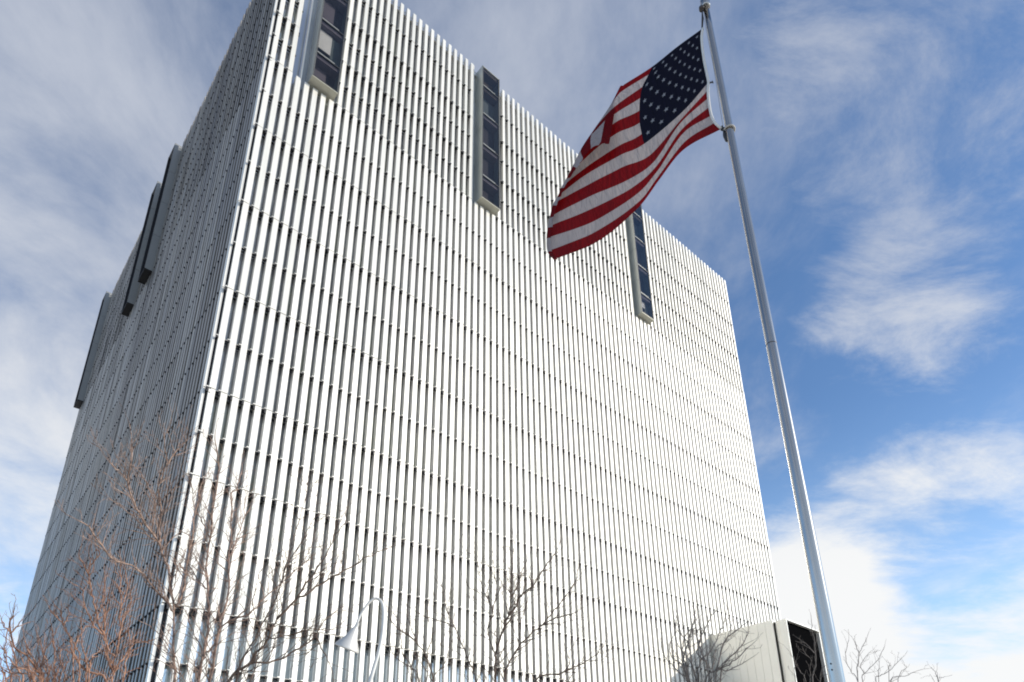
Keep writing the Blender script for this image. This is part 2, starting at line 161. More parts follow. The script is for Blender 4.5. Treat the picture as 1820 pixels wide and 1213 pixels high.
M['flange'] = None
def mat_plain(name, c, rough=.5, metal=0.0, noise=.12, scale=3.0, bump=0.0, spec=.5, nscale=(1,1,1)):
    m, n, b = newmat(name)
    tc = n.n('ShaderNodeTexCoord')
    mp = n.n('ShaderNodeMapping', {0:tc.outputs['Object'], 3:nscale})
    ns = n.n('ShaderNodeTexNoise', {0:mp.outputs[0], 'Scale':scale, 'Detail':6.0})
    cc = n.mixc(ns.outputs[0], tuple(x*(1-noise) for x in c), tuple(min(1,x*(1+noise)) for x in c))
    link(n, cc, b.inputs['Base Color'])
    b.inputs['Roughness'].default_value = rough; b.inputs['Metallic'].default_value = metal
    b.inputs['Specular IOR Level'].default_value = spec
    if bump:
        bp = n.n('ShaderNodeBump', {'Height':ns.outputs[0], 'Strength':bump, 'Distance':.02})
        link(n, bp.outputs[0], b.inputs['Normal'])
    return m

def mat_glass_wall(name):
    """facade glass: dark blue and reflective, a few panes with pale blinds behind"""
    m, n, b = newmat(name)
    tc = n.n('ShaderNodeTexCoord')
    sp = n.n('ShaderNodeSeparateXYZ', {0:tc.outputs['Object']})
    xy = n.math('ADD', sp.outputs[0], sp.outputs[1])
    cx = n.math('FLOOR', n.math('DIVIDE', xy, .5497)); cz = n.math('FLOOR', n.math('DIVIDE', n.math('SUBTRACT', sp.outputs[2], .45), 2.93))
    cell = n.n('ShaderNodeCombineXYZ', {0:cx, 1:cz})
    wn = n.n('ShaderNodeTexWhiteNoise', {0:cell.outputs[0]}, noise_dimensions='2D')
    big = n.n('ShaderNodeTexNoise', {0:tc.outputs['Object'], 'Scale':.16, 'Detail':2.0})
    base = n.mixc(n.maprange(big.outputs[0], .35, .7), (.46,.49,.53), (.64,.67,.70))
    blind = n.math('GREATER_THAN', wn.outputs[0], .88)
    base2 = n.mixc(n.math('MULTIPLY', blind, .8), base, (.52,.56,.52))
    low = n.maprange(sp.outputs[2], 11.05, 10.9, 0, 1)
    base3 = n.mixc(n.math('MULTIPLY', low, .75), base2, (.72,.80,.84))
    link(n, base3, b.inputs['Base Color'])
    b.inputs['Roughness'].default_value = .085
    b.inputs['Metallic'].default_value = .62
    b.inputs['IOR'].default_value = 1.6
    bp = n.n('ShaderNodeBump', {'Height':n.n('ShaderNodeTexNoise', {0:tc.outputs['Object'], 'Scale':.9, 'Detail':1.0}).outputs[0], 'Strength':.06, 'Distance':.05})
    link(n, bp.outputs[0], b.inputs['Normal'])
    return m
M['glass'] = mat_glass_wall('facade_glass')

def mat_pane(name, tint, refl=.16):
    m = bpy.data.materials.new(name); m.use_nodes = True
    nt = m.node_tree; nt.nodes.clear(); n = NT(nt)
    out = nt.nodes.new('ShaderNodeOutputMaterial')
    tc = n.n('ShaderNodeTexCoord')
    ns = n.n('ShaderNodeTexNoise', {0:tc.outputs['Object'], 'Scale':1.1, 'Detail':1.0})
    bp = n.n('ShaderNodeBump', {'Height':ns.outputs[0], 'Strength':.05, 'Distance':.05})
    t = n.n('ShaderNodeBsdfTransparent', {0:(*tint,1)})
    g_ = n.n('ShaderNodeBsdfGlossy', {0:(.50,.51,.53,1), 1:.02, 'Normal':bp.outputs[0]})
    lw = n.n('ShaderNodeLayerWeight', {0:.5})
    f = n.math('MULTIPLY_ADD', n.math('POWER', lw.outputs['Facing'], 4.0), .85, .03+refl, clamp=True)
    mx = n.n('ShaderNodeMixShader', {0:f, 1:t.outputs[0], 2:g_.outputs[0]})
    nt.links.new(mx.outputs[0], out.inputs[0])
    return m
M['pane'] = mat_pane('tinted_glass', (.78,.77,.77), .0)
for k_, c_ in dict(navy=(.010,.008,.018), violet=(.14,.125,.15), teal=(.10,.14,.145), pale=(.80,.83,.76), brown=(.055,.038,.022)).items():
    M['in_'+k_] = mat_plain('interior_'+k_, c_, .7, 0, .25, .9)
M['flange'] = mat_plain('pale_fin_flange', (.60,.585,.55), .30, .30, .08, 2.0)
M['flange_shade'] = mat_plain('shade_toned_flange', (.10,.10,.10), .4, .3, .2, 2.0)  # flange darkened likewise, shade put into its colour
M['rail'] = mat_plain('dark_bracket_metal', (.035,.035,.038), .45, .6)
M['bay_metal'] = mat_plain('bay_cladding_metal', (.47,.48,.44), .34, .3, .10, .8)
M['bay_metal_shade'] = mat_plain('shade_toned_cladding', (.30,.305,.30), .36, .2, .08, .8)  # bay cladding toned down to paint in the left facade's shade
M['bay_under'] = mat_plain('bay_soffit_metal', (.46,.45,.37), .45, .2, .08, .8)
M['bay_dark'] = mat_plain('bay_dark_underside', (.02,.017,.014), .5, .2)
M['panel'] = mat_plain('cream_metal_panel', (.95,.92,.84), .40, .60, .05, .5)
M['void'] = mat_plain('black_opening', (.004,.004,.0045), .9, spec=0.0)  # flat black stands in for the shade inside opening and groove
M['roof'] = mat_plain('roof_membrane', (.42,.42,.40), .8)
M['plaza'] = mat_plain('concrete_paving', (.46,.44,.41), .85, 0, .18, .6, .2)
M['road'] = mat_plain('asphalt', (.055,.055,.058), .9, 0, .25, 8.0, .3)
M['paint'] = mat_plain('road_paint', (.75,.75,.72), .7)
M['pole'] = mat_plain('brushed_aluminium', (.50,.48,.445), .17, 1.0, .22, 5.0, .05, nscale=(1,1,.25))
M['pole_dark'] = mat_plain('weathered_truck_metal', (.10,.09,.085), .5, .7)
M['rope'] = mat_plain('halyard_rope', (.50,.47,.42), .9, 0, .3, 60.0)
M['rope_dark'] = mat_plain('dark_fitting', (.03,.03,.035), .6)
M['wire'] = mat_plain('thin_wire', (.30,.32,.35), .6)
M['lamp'] = mat_plain('painted_lamp_metal', (.66,.64,.60), .35, .3, .05)
M['lamp_in'] = mat_plain('lamp_reflector', (.75,.75,.74), .4)
M['header'] = mat_plain('canvas_header', (.74,.72,.68), .9)

def mat_cloth(name, c, ct):
    m = bpy.data.materials.new(name); m.use_nodes = True
    nt = m.node_tree; nt.nodes.clear(); n = NT(nt)
    out = nt.nodes.new('ShaderNodeOutputMaterial')
    tc = n.n('ShaderNodeTexCoord')
    mp = n.n('ShaderNodeMapping', {0:tc.outputs['Object'], 2:(.2,.5,.3), 3:(9,9,2.0)})
    ns = n.n('ShaderNodeTexNoise', {0:mp.outputs[0], 'Scale':1.2, 'Detail':4.0, 'Distortion':.6})
    bp = n.n('ShaderNodeBump', {'Height':ns.outputs[0], 'Strength':.9, 'Distance':.09})
    cc = n.mixc(ns.outputs[0], tuple(x*.85 for x in c), tuple(min(1,x*1.12) for x in c))
    d = n.n('ShaderNodeBsdfDiffuse', {0:cc, 2:bp.outputs[0]})
    t = n.n('ShaderNodeBsdfTranslucent', {0:(*ct,1), 1:bp.outputs[0]})
    mx = n.n('ShaderNodeMixShader', {0:.38, 1:d.outputs[0], 2:t.outputs[0]})
    gl = n.n('ShaderNodeBsdfGlossy', {0:(.5,.5,.5,1), 1:.45})
    mx2 = n.n('ShaderNodeMixShader', {0:.03, 1:mx.outputs[0], 2:gl.outputs[0]})
    nt.links.new(mx2.outputs[0], out.inputs[0])
    return m
M['red'] = mat_cloth('flag_red', (.185,.003,.005), (.15,.002,.003))
M['white'] = mat_cloth('flag_white', (.50,.44,.43), (.30,.26,.25))
M['blue'] = mat_cloth('flag_blue', (.004,.004,.013), (.002,.002,.009))
M['star'] = mat_cloth('flag_star', (.46,.46,.49), (.14,.14,.15))

def mat_bark(name, a, b_):
    m, n, b = newmat(name)
    tc = n.n('ShaderNodeTexCoord')
    ns = n.n('ShaderNodeTexNoise', {0:tc.outputs['Object'], 'Scale':9.0, 'Detail':6.0, 'Roughness':.7})
    link(n, n.mixc(n.maprange(ns.outputs[0], .3, .7), a, b_), b.inputs['Base Color'])
    b.inputs['Roughness'].default_value = .8
    bp = n.n('ShaderNodeBump', {'Height':ns.outputs[0], 'Strength':.5, 'Distance':.01})
    link(n, bp.outputs[0], b.inputs['Normal'])
    return m
M['bark'] = mat_bark('brown_grey_bark', (.10,.060,.044), (.46,.32,.25))
M['bark_red'] = mat_bark('reddish_bark', (.13,.060,.040), (.46,.26,.17))
M['bark_dark'] = mat_bark('dark_brown_bark', (.045,.030,.024), (.21,.145,.11))
M['bark_pale'] = mat_bark('pale_grey_bark', (.22,.19,.17), (.46,.41,.37))
M['bark_grey'] = mat_bark('grey_bark', (.09,.078,.07), (.26,.22,.19))

# ------------------------------------------------------------------ ground
g = MB(); g.quad([(-3000,-3000,0),(3000,-3000,0),(3000,3000,0),(-3000,3000,0)])
tag(g.build('ground', M['plaza']), kind='structure')
g = MB(); g.quad([(-200,-22,.004),(200,-22,.004),(200,-8,.004),(-200,-8,.004)])
tag(g.build('road', M['road']), kind='structure')
g = MB()
for i in range(-30, 31): g.quad([(i*6,-15.08,.008),(i*6+3,-15.08,.008),(i*6+3,-14.92,.008),(i*6,-14.92,.008)])
tag(g.build('road_markings', M['paint']), kind='structure')
g = MB(); g.box(-200,200,-8,-7.7,0,.13); g.box(-200,200,-22.3,-22,0,.13)
tag(g.build('kerb', M['plaza']), kind='structure')

# ------------------------------------------------------------------ tower
tower = empty('courthouse_tower', (CORNER[0], CORNER[1], 0), TH)
tag(tower, 'tall square office tower screened by rows of white vertical metal fins', 'building')
Z = lambda z: z + EYE                # heights were measured from eye level
NM = 93; P = BW/NM
NL = 87; PL = BD/NL
GO = .42                             # glass stands this far behind the fin fronts
TOP = Z(58.0)

bands = [  # z0, z1, fin width, depth, zone
 (55.0,58.25,.28,.26,'t'), (52.0,55.0,.28,.26,'t'), (47.6,52.0,.28,.26,'t'), (43.4,47.6,.28,.26,'t'),
 (37.55,43.4,.315,.25,'m'), (31.7,37.55,.315,.25,'m'), (25.85,31.7,.315,.25,'m'), (19.9,25.85,.315,.25,'m'),
 (15.3,19.9,.315,.25,'m'), (9.36,15.3,.315,.25,'m'), (4.2,9.36,.24,.22,'b'), (-1.0,4.2,.24,.22,'b')]
joints = [52.0,47.6,43.4,37.55,31.7,25.85,19.9,15.3,9.36,4.2]
singles = [55.0,49.8,45.45,40.45,34.6,28.75,22.85,17.5,12.3,7.0,1.6]
bays_r = [(2.66,4.38),(15.87,17.62),(34.05,35.72)]
bays_l = [(22.45,24.35),(27.5,29.35),(46.0,47.75)]
BZ0 = 43.55
EX0, EX1 = 39.4, 44.3                # entrance box on the sunlit facade
EZ = Z(15.15)

# curtain wall, back walls and roof
w = MB(); w.box(GO, BW-GO, GO, GO+.05, 0, TOP-.35); w.build('glass_wall', M['glass'], tower)
w = MB(); w.box(GO, GO+.05, GO+.06, BD-GO, 0, TOP-.35); w.build('glass_wall', M['glass'], tower)
w = MB(); w.box(BW-GO-.05, BW-GO, GO+.06, BD-GO, 0, TOP-.35); w.box(GO+.06, BW-GO-.06, BD-GO-.05, BD-GO, 0, TOP-.35)
w.build('rear_wall', M['glass'], tower)
w = MB(); w.box(.30, BW-.30, .30, BD-.30, TOP-.345, TOP-.22); w.build('roof', M['roof'], tower)

def spans_for(face, z0, z1):
    S = NM*P if face == 'r' else NL*PL
    cuts = []
    if z0 >= 43.3: cuts = [(a-.62, b+.06) for a, b in (bays_r if face == 'r' else bays_l)]
    elif face == 'r' and z1 <= 15.4: cuts = [(EX0-.03, EX1+.03)]
    out_ = []; u = 0.0
    for a, b in cuts: out_.append((u, a)); u = b
    out_.append((u, S))
    return out_
OFF = {'r':.13, 'l':.0}
def fin_centres(face, a, b):
    N, p = (NM, P) if face == 'r' else (NL, PL)
    return [(i+.5)*p + OFF[face] for i in range(N) if a < (i+.5)*p + OFF[face] < b and (i+.5)*p + OFF[face] < N*p - .1]

def fins(face, z0, z1, fw, fd, zone, a, b, only=None):
    mb = MB(); g_ = .022
    rng = random.Random(int(z0*7 + a*3) + (1 if face == 'r' else 2))
    for uc in fin_centres(face, a, b):
        first = face == 'l' and uc < .4
        if (only == 'first') != first: continue
        an = rng.gauss(0, R(.6 if face == 'r' else 2.2)); y = rng.uniform(-.004, .004) if face == 'r' else rng.uniform(-.003, .022)
        zt = rng.uniform(-.012,.012) if z1 > 58 else 0
        L, D = fw/2, fd
        FR = .075 if zone == 't' else .055
        fronts = [(-L,.012),(-L+.012,0),(L-.012,0),(L,.012),(L,FR),(-L,FR)]
        rears = [(-L+.006,FR+.001),(L-.006,FR+.001),(L-.006,D),(L-.035,D),(-L+.035,D),(-L+.006,D)]
        if zone == 't': fronts = [(-L,0),(L-.05,0),(L,.05),(L,FR),(-L,FR)]
        ca, sa = math.cos(an), math.sin(an)
        for mi, pr in enumerate((fronts, rears)):
            poly = []
            for du, dn in pr:
                uu = uc + du*ca - dn*sa; nn = y + .004 + du*sa + dn*ca
                poly.append((uu, nn) if face == 'r' else (nn, uu))
            if face == 'l': poly.reverse()
            mb.prism(poly, Z(z0)+g_ + .004*mi, Z(z1)-g_+zt - .004*mi, mi)
    return mb
for face in 'rl':
    for z0, z1, fw, fd, zone in bands:
        for a, b in spans_for(face, z0, z1):
            mb = fins(face, z0, z1, fw, fd, zone, a, b)
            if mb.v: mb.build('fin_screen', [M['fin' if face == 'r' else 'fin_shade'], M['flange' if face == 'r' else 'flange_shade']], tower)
    if face == 'l':
        for z0, z1, fw, fd, zone in bands:
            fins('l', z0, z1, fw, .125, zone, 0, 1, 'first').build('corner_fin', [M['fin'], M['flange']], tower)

def rails(face, z, double, a, b):
    """carrier rail behind the fins, with a dark bracket closing each gap between two fins"""
    mb = MB()
    cs = fin_centres(face, a, b)
    if not cs: return
    def bx(u0, u1, n0, n1, z0, z1, mi=0):
        if face == 'r': mb.box(u0,u1,n0,n1,z0,z1,mi)
        else: mb.box(n0,n1,u0,u1,z0,z1,mi)
    fw = .28 if z > 43.5 else (.315 if z > 9.4 else .24)
    if abs(z-43.4) < .1: fw = .315
    for dz, h in (((0,.08),(-.24,.05)) if double else ((0,.075),)):
        bx(cs[0]-.27, cs[-1]+.27, .272, .345, Z(z)+dz-h, Z(z)+dz)
    p = P if face == 'r' else PL
    for uc in cs:
        u1 = uc-fw/2-.006; u0 = u1-(p-fw)+.012
        if u0 < .22 and face == 'l': continue
        if u0 < .02: u0 = .21
        f_ = .05 if face == 'r' else .10
        bx(u0, u1, f_, .165, Z(z)-.075, Z(z)-.02)
        bx(u0, u1, f_-.004, f_+.05, Z(z)-.0195, Z(z)-.006, 1)  # pale strip imitates the highlight along the bracket top
        if double: bx(u0+.02, u1, .07, .165, Z(z)-.17, Z(z)-.125)
        if face == 'l':
            bx(u1-.04, u1, -.03, .045, Z(z)-.12, Z(z)-.02); continue
        bx(u1-.095, u1, -.05, .045, Z(z)-.13, Z(z)-.02)
        bx(u1-.12, u1+.004, -.056, -.02, Z(z)-.0195, Z(z)+.02, 1)
        if double: bx(u1-.085, u1, -.045, .045, Z(z)-.27, Z(z)-.132)
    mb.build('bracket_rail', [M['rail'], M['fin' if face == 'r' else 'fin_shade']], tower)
for face in 'rl':
    for L_, dbl in ((joints, True), (singles, False)):
        for z in L_:
            for a, b in spans_for(face, z, z): rails(face, z, dbl, a, b)

# corner trims and parapet rail
for cx_, cy_ in ((0,0),(BW,0),(0,BD)):
    t = MB(); x0 = cx_ + (.20 if cx_ == 0 else -.30); y0 = cy_ + (.20 if cy_ == 0 else -.30)
    t.box(x0, x0+.10, y0, y0+.10, 0, TOP-.3); t.build('corner_post', M['rail'], tower)
t = MB(); t.box(.30, BW-.30, .215, .245, TOP-.16, TOP-.08); t.box(.215, .245, .30, BD-.30, TOP-.16, TOP-.08)
t.build('parapet_rail', M['bay_metal'], tower)

# ---- projecting window bays
def bay(face, u0, u1, idx):
    pr = .52; n0, n1 = -pr, GO-.005
    z0, z1 = Z(BZ0), TOP + .06
    lit = face == 'r'  # unlit bays get darkened cladding and soffit, shade painted into the colour
    def bx(mb, a0, a1, b0, b1, c0, c1, mi=0):
        if face == 'r': mb.box(a0,a1,b0,b1,c0,c1,mi)
        else: mb.box(b0,b1,a0,a1,c0,c1,mi)
    sh = MB()
    # two cheeks in four panels each, with open joints, roof and core
    hs = [z0+.10, z0+3.75, z0+7.45, z0+11.1, z1-.06]
    for k in range(4):
        for a0, a1 in ((u0, u0+.05), (u1-.05, u1)):
            bx(sh, a0, a1, n0, n1, hs[k]+(.012 if k else 0), hs[k+1]-.012)
    bx(sh, u0, u1, n0, n1, z1-.06, z1)
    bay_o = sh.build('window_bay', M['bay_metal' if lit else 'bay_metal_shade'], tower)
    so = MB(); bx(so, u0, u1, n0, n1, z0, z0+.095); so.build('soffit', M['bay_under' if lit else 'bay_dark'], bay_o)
    co = MB(); bx(co, u0+.052, u1-.052, n1-.06, n1-.002, z0+.1, z1-.065)
    bx(co, u0+.051, u0+.056, n0+.10, n1-.065, z0+.1, z1-.065); bx(co, u1-.056, u1-.051, n0+.10, n1-.065, z0+.1, z1-.065)
    co.build('inner_wall', M['in_teal'], bay_o)
    # glass front: storey panes split by a mullion
    fr = MB(); e = .04
    rc = 0.0 if lit else .27
    if lit:
        bx(fr, u0-.004, u0+.034, n0-.010, n0-.002, z0+.07, z1); bx(fr, u1-.034, u1+.004, n0-.010, n0-.002, z0+.07, z1)
        bx(fr, u0+.035, u1-.035, n0-.010, n0-.002, z0+.055, z0+.12)
    else:
        bx(fr, u0+.0505, u0+.062, n0+.004, n0+.34, z0+.10, z1-.062); bx(fr, u1-.062, u1-.0505, n0+.004, n0+.34, z0+.10, z1-.062)  # near-black liners paint the shade on the cheeks' inner faces
        bx(fr, u0-.003, u0+.05, n0-.012, n0-.002, z0, z1); bx(fr, u1-.05, u1+.003, n0-.012, n0-.002, z0, z1)
    n0_ = n0; n0 = n0 + rc
    bx(fr, u0+.051, u0+.051+e, n0+.012, n0+.08, z0+.10, z1-.062); bx(fr, u1-.051-e, u1-.051, n0+.012, n0+.08, z0+.10, z1-.062)
    lv = [z0+.1, z0+2.3, z0+5.6, z0+9.0, z0+12.2, z1-.062]
    for k in range(1, 5): bx(fr, u0+.1, u1-.1, n0+.012, n0+.09, lv[k]-.05, lv[k]+.05)
    fr.build('frame', M['rail'], bay_o)
    for k in range(1, 5):
        sl = MB(); bx(sl, u0+.1, u1-.45, n0+.004, n0+.0115, lv[k]+.055, lv[k]+.10); sl.build('transom', M['bay_metal'], bay_o)
    um = u0 + (u1-u0)*.62
    schemes = {0:[('violet','navy'),('pale','teal'),('violet','navy'),('violet','navy'),('teal','navy')],
               1:[('navy','navy'),('navy','navy'),('navy','navy'),('teal','teal'),('brown','brown')],
               2:[('pale','teal'),('brown','navy'),('violet','brown'),('teal','teal'),('brown','brown')]}
    sc = schemes[idx] if lit else [('navy','navy')]*5
    for k in range(5):
        za, zb = lv[k]+.052, lv[k+1]-.052
        sl2 = MB(); bx(sl2, u0+.06, u1-.06, n0+.13, n1-.07, lv[k+1]-.30, lv[k+1]+.02); sl2.build('floor_slab', M['in_brown' if k > 2 else 'in_violet'], bay_o)
        dp = n0 + (.42 if sc[k][0] == 'pale' else .62)
        a = MB(); bx(a, u0+.06, um, dp, dp+.02, za + (1.1 if sc[k][0] == 'pale' else 0), zb-.32); a.build('blind', M['in_'+sc[k][0]], bay_o)
        a = MB(); bx(a, um+.002, u1-.06, dp+.03, dp+.05, za, zb-.32); a.build('back_panel', M['in_'+sc[k][1]], bay_o)
        a = MB(); bx(a, u0+.098, um, n0+.03, n0+.034, za, zb); a.build('pane', M['pane'], bay_o)
        a = MB(); bx(a, um+.012, u1-.098, n0+.03, n0+.034, za, zb); a.build('pane', M['pane'], bay_o)
    n0 = n0_
    if lit: tag(bay_o, ['glass bay nearest the near corner with a violet pane', 'dark glass bay in the middle of the sunlit facade', 'glass bay partly hidden behind the flag'][idx])
    else: tag(bay_o, ['shaded bay nearest the corner', 'middle bay of the shaded facade', 'bay at the far edge of the shaded facade'][idx])
for i, (a, b) in enumerate(bays_r): bay('r', a, b, i)
for i, (a, b) in enumerate(bays_l): bay('l', a, b, i)
# dark glass strip beside each bay, where one fin is left out, keeps a thin blade
for a, b in bays_r:
    t = MB()
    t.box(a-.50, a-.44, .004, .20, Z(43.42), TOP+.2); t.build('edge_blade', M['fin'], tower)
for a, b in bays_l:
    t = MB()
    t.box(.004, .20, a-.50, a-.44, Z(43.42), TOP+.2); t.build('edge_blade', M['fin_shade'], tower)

# ---- entrance box
eb = MB()
yN = -5.22
x0, x1 = EX0, EX1
np_ = 9
for k in range(np_):      # side cladding in upright panels, far to near, two courses
    ya = GO - (GO-yN)*k/np_; yb = GO - (GO-yN)*(k+1)/np_
    for za, zb in ((0, EZ-4.62), (EZ-4.6, EZ)):
        eb.box(x0, x0+.10, yb+.008, ya-.008, za, zb)
        eb.box(x1-.10, x1, yb+.008, ya-.008, za, zb)
eb.box(x0+.101, x1-.101, yN+.02, GO-.01, EZ-.10, EZ-.005)
ebo = eb.build('entrance_box', M['panel'], tower)
tag(ebo, 'cream clad box projecting from the foot of the facade')
nk = MB(); nk.box(x0+.306, x1-.11, yN-.025, yN+.015, 0, EZ-.12); nk.build('recess', M['void'], ebo)
ft = MB(); zf = EZ-.16
# front frame: a rounded reveal and the outer rim
prof = [(x0+.30, yN-.03), (x0+.22, yN-.05), (x0+.14, yN-.11), (x0+.07, yN-.21), (x0+.025, yN-.34), (x0, yN-.52), (x0, yN-1.05), (x0+.06, yN-1.05), (x0+.30, yN-.6)]
ft.prism(prof, 0, zf)
ft.box(x1-.07, x1, yN-1.05, yN-.2, 0, zf)
ft.box(x0+.06, x1-.071, yN-1.045, yN-.2, zf-.06, zf-.004)
ft.build('front_frame', M['panel'], ebo)
dk = MB(); dk.box(x0+.302, x1-.075, yN-.80, yN-.2, 0, zf-.061); dk.build('opening', M['void'], ebo)  # solid black block paints the darkness inside

# ------------------------------------------------------------------ flagpole
PB = Vector((4.165, 9.095, 0)); PT = Vector((4.088, 9.125, 17.62))
ft_ = empty('flagpole', PB)
tag(ft_, 'tall tapered brushed metal flagpole carrying the flag, right of the tower', 'flagpole')
def onpole(z): return PB.lerp(PT, z/PT.z)
prad = lambda z: .098 if z < 4 else .098 + (.060-.098)*((z-4)/13.6)
pm = MB(); zs = [0,.5,2,4,6,8,8.97] + [8.985,9,11,13,14.5,16,17,17.62]
pm.tube([onpole(z)-PB for z in zs], [prad(z) for z in zs], 48)
pm.build('pole_shaft', M['pole'], ft_)
sm = MB(); sm.tube([onpole(8.985)-PB, onpole(9.0)-PB], [prad(9)+.0012]*2, 48); sm.build('seam_ring', M['pole_dark'], ft_)
bm_ = MB(); bm_.tube([Vector((0,0,0)),Vector((0,0,.06)),Vector((0,0,.12))], [.24,.23,.11], 40); bm_.build('base_flange', M['pole'], ft_)
tr = MB(); c = PT-PB
tr.tube([c+Vector((0,0,-.03)), c+Vector((0,0,.03))], [.05,.05], 24); tr.tube([c+Vector((0,0,.03)), c+Vector((0,0,.07)), c+Vector((0,0,.25)), c+Vector((0,0,.30))], [.085,.095,.095,.06], 24)
tr.build('truck_cap', [M['pole']], ft_)
pl = MB(); pl.tube([c+Vector((-.10,-.02,-.07)), c+Vector((-.10,-.02,.0))], [.055,.055], 12); pl.build('pulley', M['pole_dark'], ft_)
bt = MB()
dv = Vector((-PB.x, -PB.y, 0)).normalized(); sd = Vector((-dv.y, dv.x, 0))
for z in (3.78, 3.70):
    p = onpole(z)-PB + (dv*.93 - sd*.36).normalized()*(.097)
    bt.tube([p, p+dv*.012], [.011,.011], 10)
bt.build('bolt', M['rope_dark'], ft_)

# ------------------------------------------------------------------ flag
FN = [[Vector(p) for p in r] for r in FLAG]
def cr(p0, p1, p2, p3, t):
    return .5*((2*p1) + (p2-p0)*t + (2*p0-5*p1+4*p2-p3)*t*t + (3*p1-p0-3*p2+p3)*t*t*t)
def cr_knots(P_, x):
    n = len(P_)-1; i = min(max(int(x), 0), n-1); t = x-i
    a = P_[i-1] if i > 0 else 2*P_[0]-P_[1]
    d = P_[i+2] if i+2 <= n else 2*P_[n]-P_[n-1]
    return cr(a, P_[i], P_[i+1], d, t)
def flag_pt(s, k):          # s: 0..6 along the fly, k: 0..13 down the hoist
    i = min(max(int(k), 0), 12)
    colp = [cr_knots(FN[j], s) for j in range(max(0,i-1), min(13,i+2)+1)]
    base = i - max(0,i-1)
    p = cr_knots(colp, base + (k-i))
    return p
def ripple(s, k):
    return .016*math.sin(s*5.1+k*.9)*min(1, s*.5) + .010*math.sin(s*9.3-k*1.7)*min(1, s*.4)
origin = Vector(FLAG[0][0])
flag = empty('flag', origin)
tag(flag, 'striped red and white flag with white stars on navy, flying from the metal pole', 'flag')
SUB_S, SUB_K = 14, 5
ns_, nk_ = 6*SUB_S, 13*SUB_K
V, F, MI = [], [], []
vdir = Vector((origin.x, origin.y, origin.z-EYE)).normalized()
def fp(s, k): return flag_pt(s, k) + vdir*ripple(s, k)
for a in range(ns_+1):
    for b in range(nk_+1):
        p = fp(a/SUB_S, b/SUB_K)
        if a == ns_:
            p = p + Vector((random.uniform(-.01,.01), random.uniform(-.01,.01), random.uniform(-.01,.01)))*(1 if b > 6 else 2.2)
        V.append(tuple(p-origin))
for a in range(ns_):
    for b in range(nk_):
        i = a*(nk_+1)+b
        F.append((i, i+1, i+nk_+2, i+nk_+1))
        st = b//SUB_K
        MI.append(2 if (a < 2*SUB_S and st < 7) else (0 if st % 2 == 0 else 1))
nf = len(F)
def flag_nrm(s, k):
    e = .01
    a = fp(min(s+e,6), k)-fp(max(s-e,0), k); b = fp(s, min(k+e,13))-fp(s, max(k-e,0))
    return a.cross(b).normalized()
# fifty stars sewn on both faces
for r_ in range(9):
    n_ = 6 if r_ % 2 == 0 else 5
    for c_ in range(n_):
        s0 = 2*((1+2*c_ + (r_ % 2))/12); k0 = 7*(r_+1)/10
        rad_k, rad_s = .235, .235*2/7*(7/2)*.155/.235*.47
        rs = .066; rk = .212
        for side in (1, -1):
            n0 = len(V); ctr = fp(s0,k0) + flag_nrm(s0,k0)*.006*side
            V.append(tuple(ctr-origin))
            for j in range(10):
                rr = 1 if j % 2 == 0 else .40
                an = 2*math.pi*j/10
                s1, k1 = s0 + rs*rr*math.sin(an), k0 - rk*rr*math.cos(an)
                V.append(tuple(fp(s1,k1) + flag_nrm(s1,k1)*.006*side - origin))
            for j in range(10):
                F.append((n0, n0+1+j, n0+1+(j+1) % 10)); MI.append(3)
me = bpy.data.meshes.new('flag_cloth'); me.from_pydata(V, [], F)
for k in ('red','white','blue','star'): me.materials.append(M[k])
me.polygons.foreach_set('material_index', MI)
me.polygons.foreach_set('use_smooth', [True]*len(F)); me.update()
o = bpy.data.objects.new('flag_cloth', me); col.objects.link(o); o.parent = flag
# canvas header and its corner rope
hd = MB(); hp = [fp(0, k*.5) - origin + Vector((.012,-.004,0)) for k in range(27)]
hd.tube(hp, [.026]*27, 8); hd.build('header_band', M['header'], flag)

# halyard: a thing of the pole
hy = MB()
top = onpole(17.3)-PB + Vector((-.10,-.03,.2)); f0 = Vector(FLAG[0][0])-PB
hy.tube([top, top.lerp(f0,.5)+Vector((.01,0,.02)), f0], [.014,.022,.016], 8)
hy.build('halyard_snap', M['rope_dark'], ft_)
f1 = Vector(FLAG[13][0])-PB
w_ = MB(); 
w_.tube([top, top.lerp(f1,.5)+Vector((.05,0,0)), f1+Vector((.05,0,.05))], [.005]*3, 5)
fm = Vector(FLAG[7][0])-PB
w_.build('halyard_line', M['wire'], ft_)
c_ = MB(); c_.tube([fm+Vector((.01,0,0)), fm+Vector((.09,-.02,-.005))], [.018,.012], 8); c_.tube([fm+Vector((.085,-.02,.025)), fm+Vector((.095,-.02,-.035))], [.010,.010], 6)
c_.tube([f1, f1+Vector((.03,0,-.01)), f1+Vector((.06,0,-.03))], [.022,.028,.02], 8)
c_.tube([f1+Vector((.035,0,.09)), f1+Vector((.055,0,-.02)), f1+Vector((.06,0,-.17)), f1+Vector((.085,0,-.30)), f1+Vector((.085,0,-.34))], [.010,.02,.042,.040,.015], 8)
c_.tube([f1+Vector((.0,0,.07)), f1+Vector((.10,.0,.03))], [.009,.009], 6)
c_.build('snap_hook', M['rope_dark'], ft_)
rp = MB(); zr = f1.z-.10; pc = onpole(zr)-PB; rr_ = prad(zr)+.02
a0 = f1 + Vector((.06,0,-.03))
dirp = (a0-pc); dirp.z = 0; dirp.normalize(); tang = Vector((-dirp.y, dirp.x, 0))
ring = [a0] + [a0.lerp(pc+ (dirp*.5+tang*.9).normalized()*rr_, .5)]
for k in range(13):
    an = R(60) + k*R(20)*1.0
    ring.append(pc + dirp*math.cos(an)*rr_ + tang*math.sin(an)*rr_ + Vector((0,0,-.004*k)))
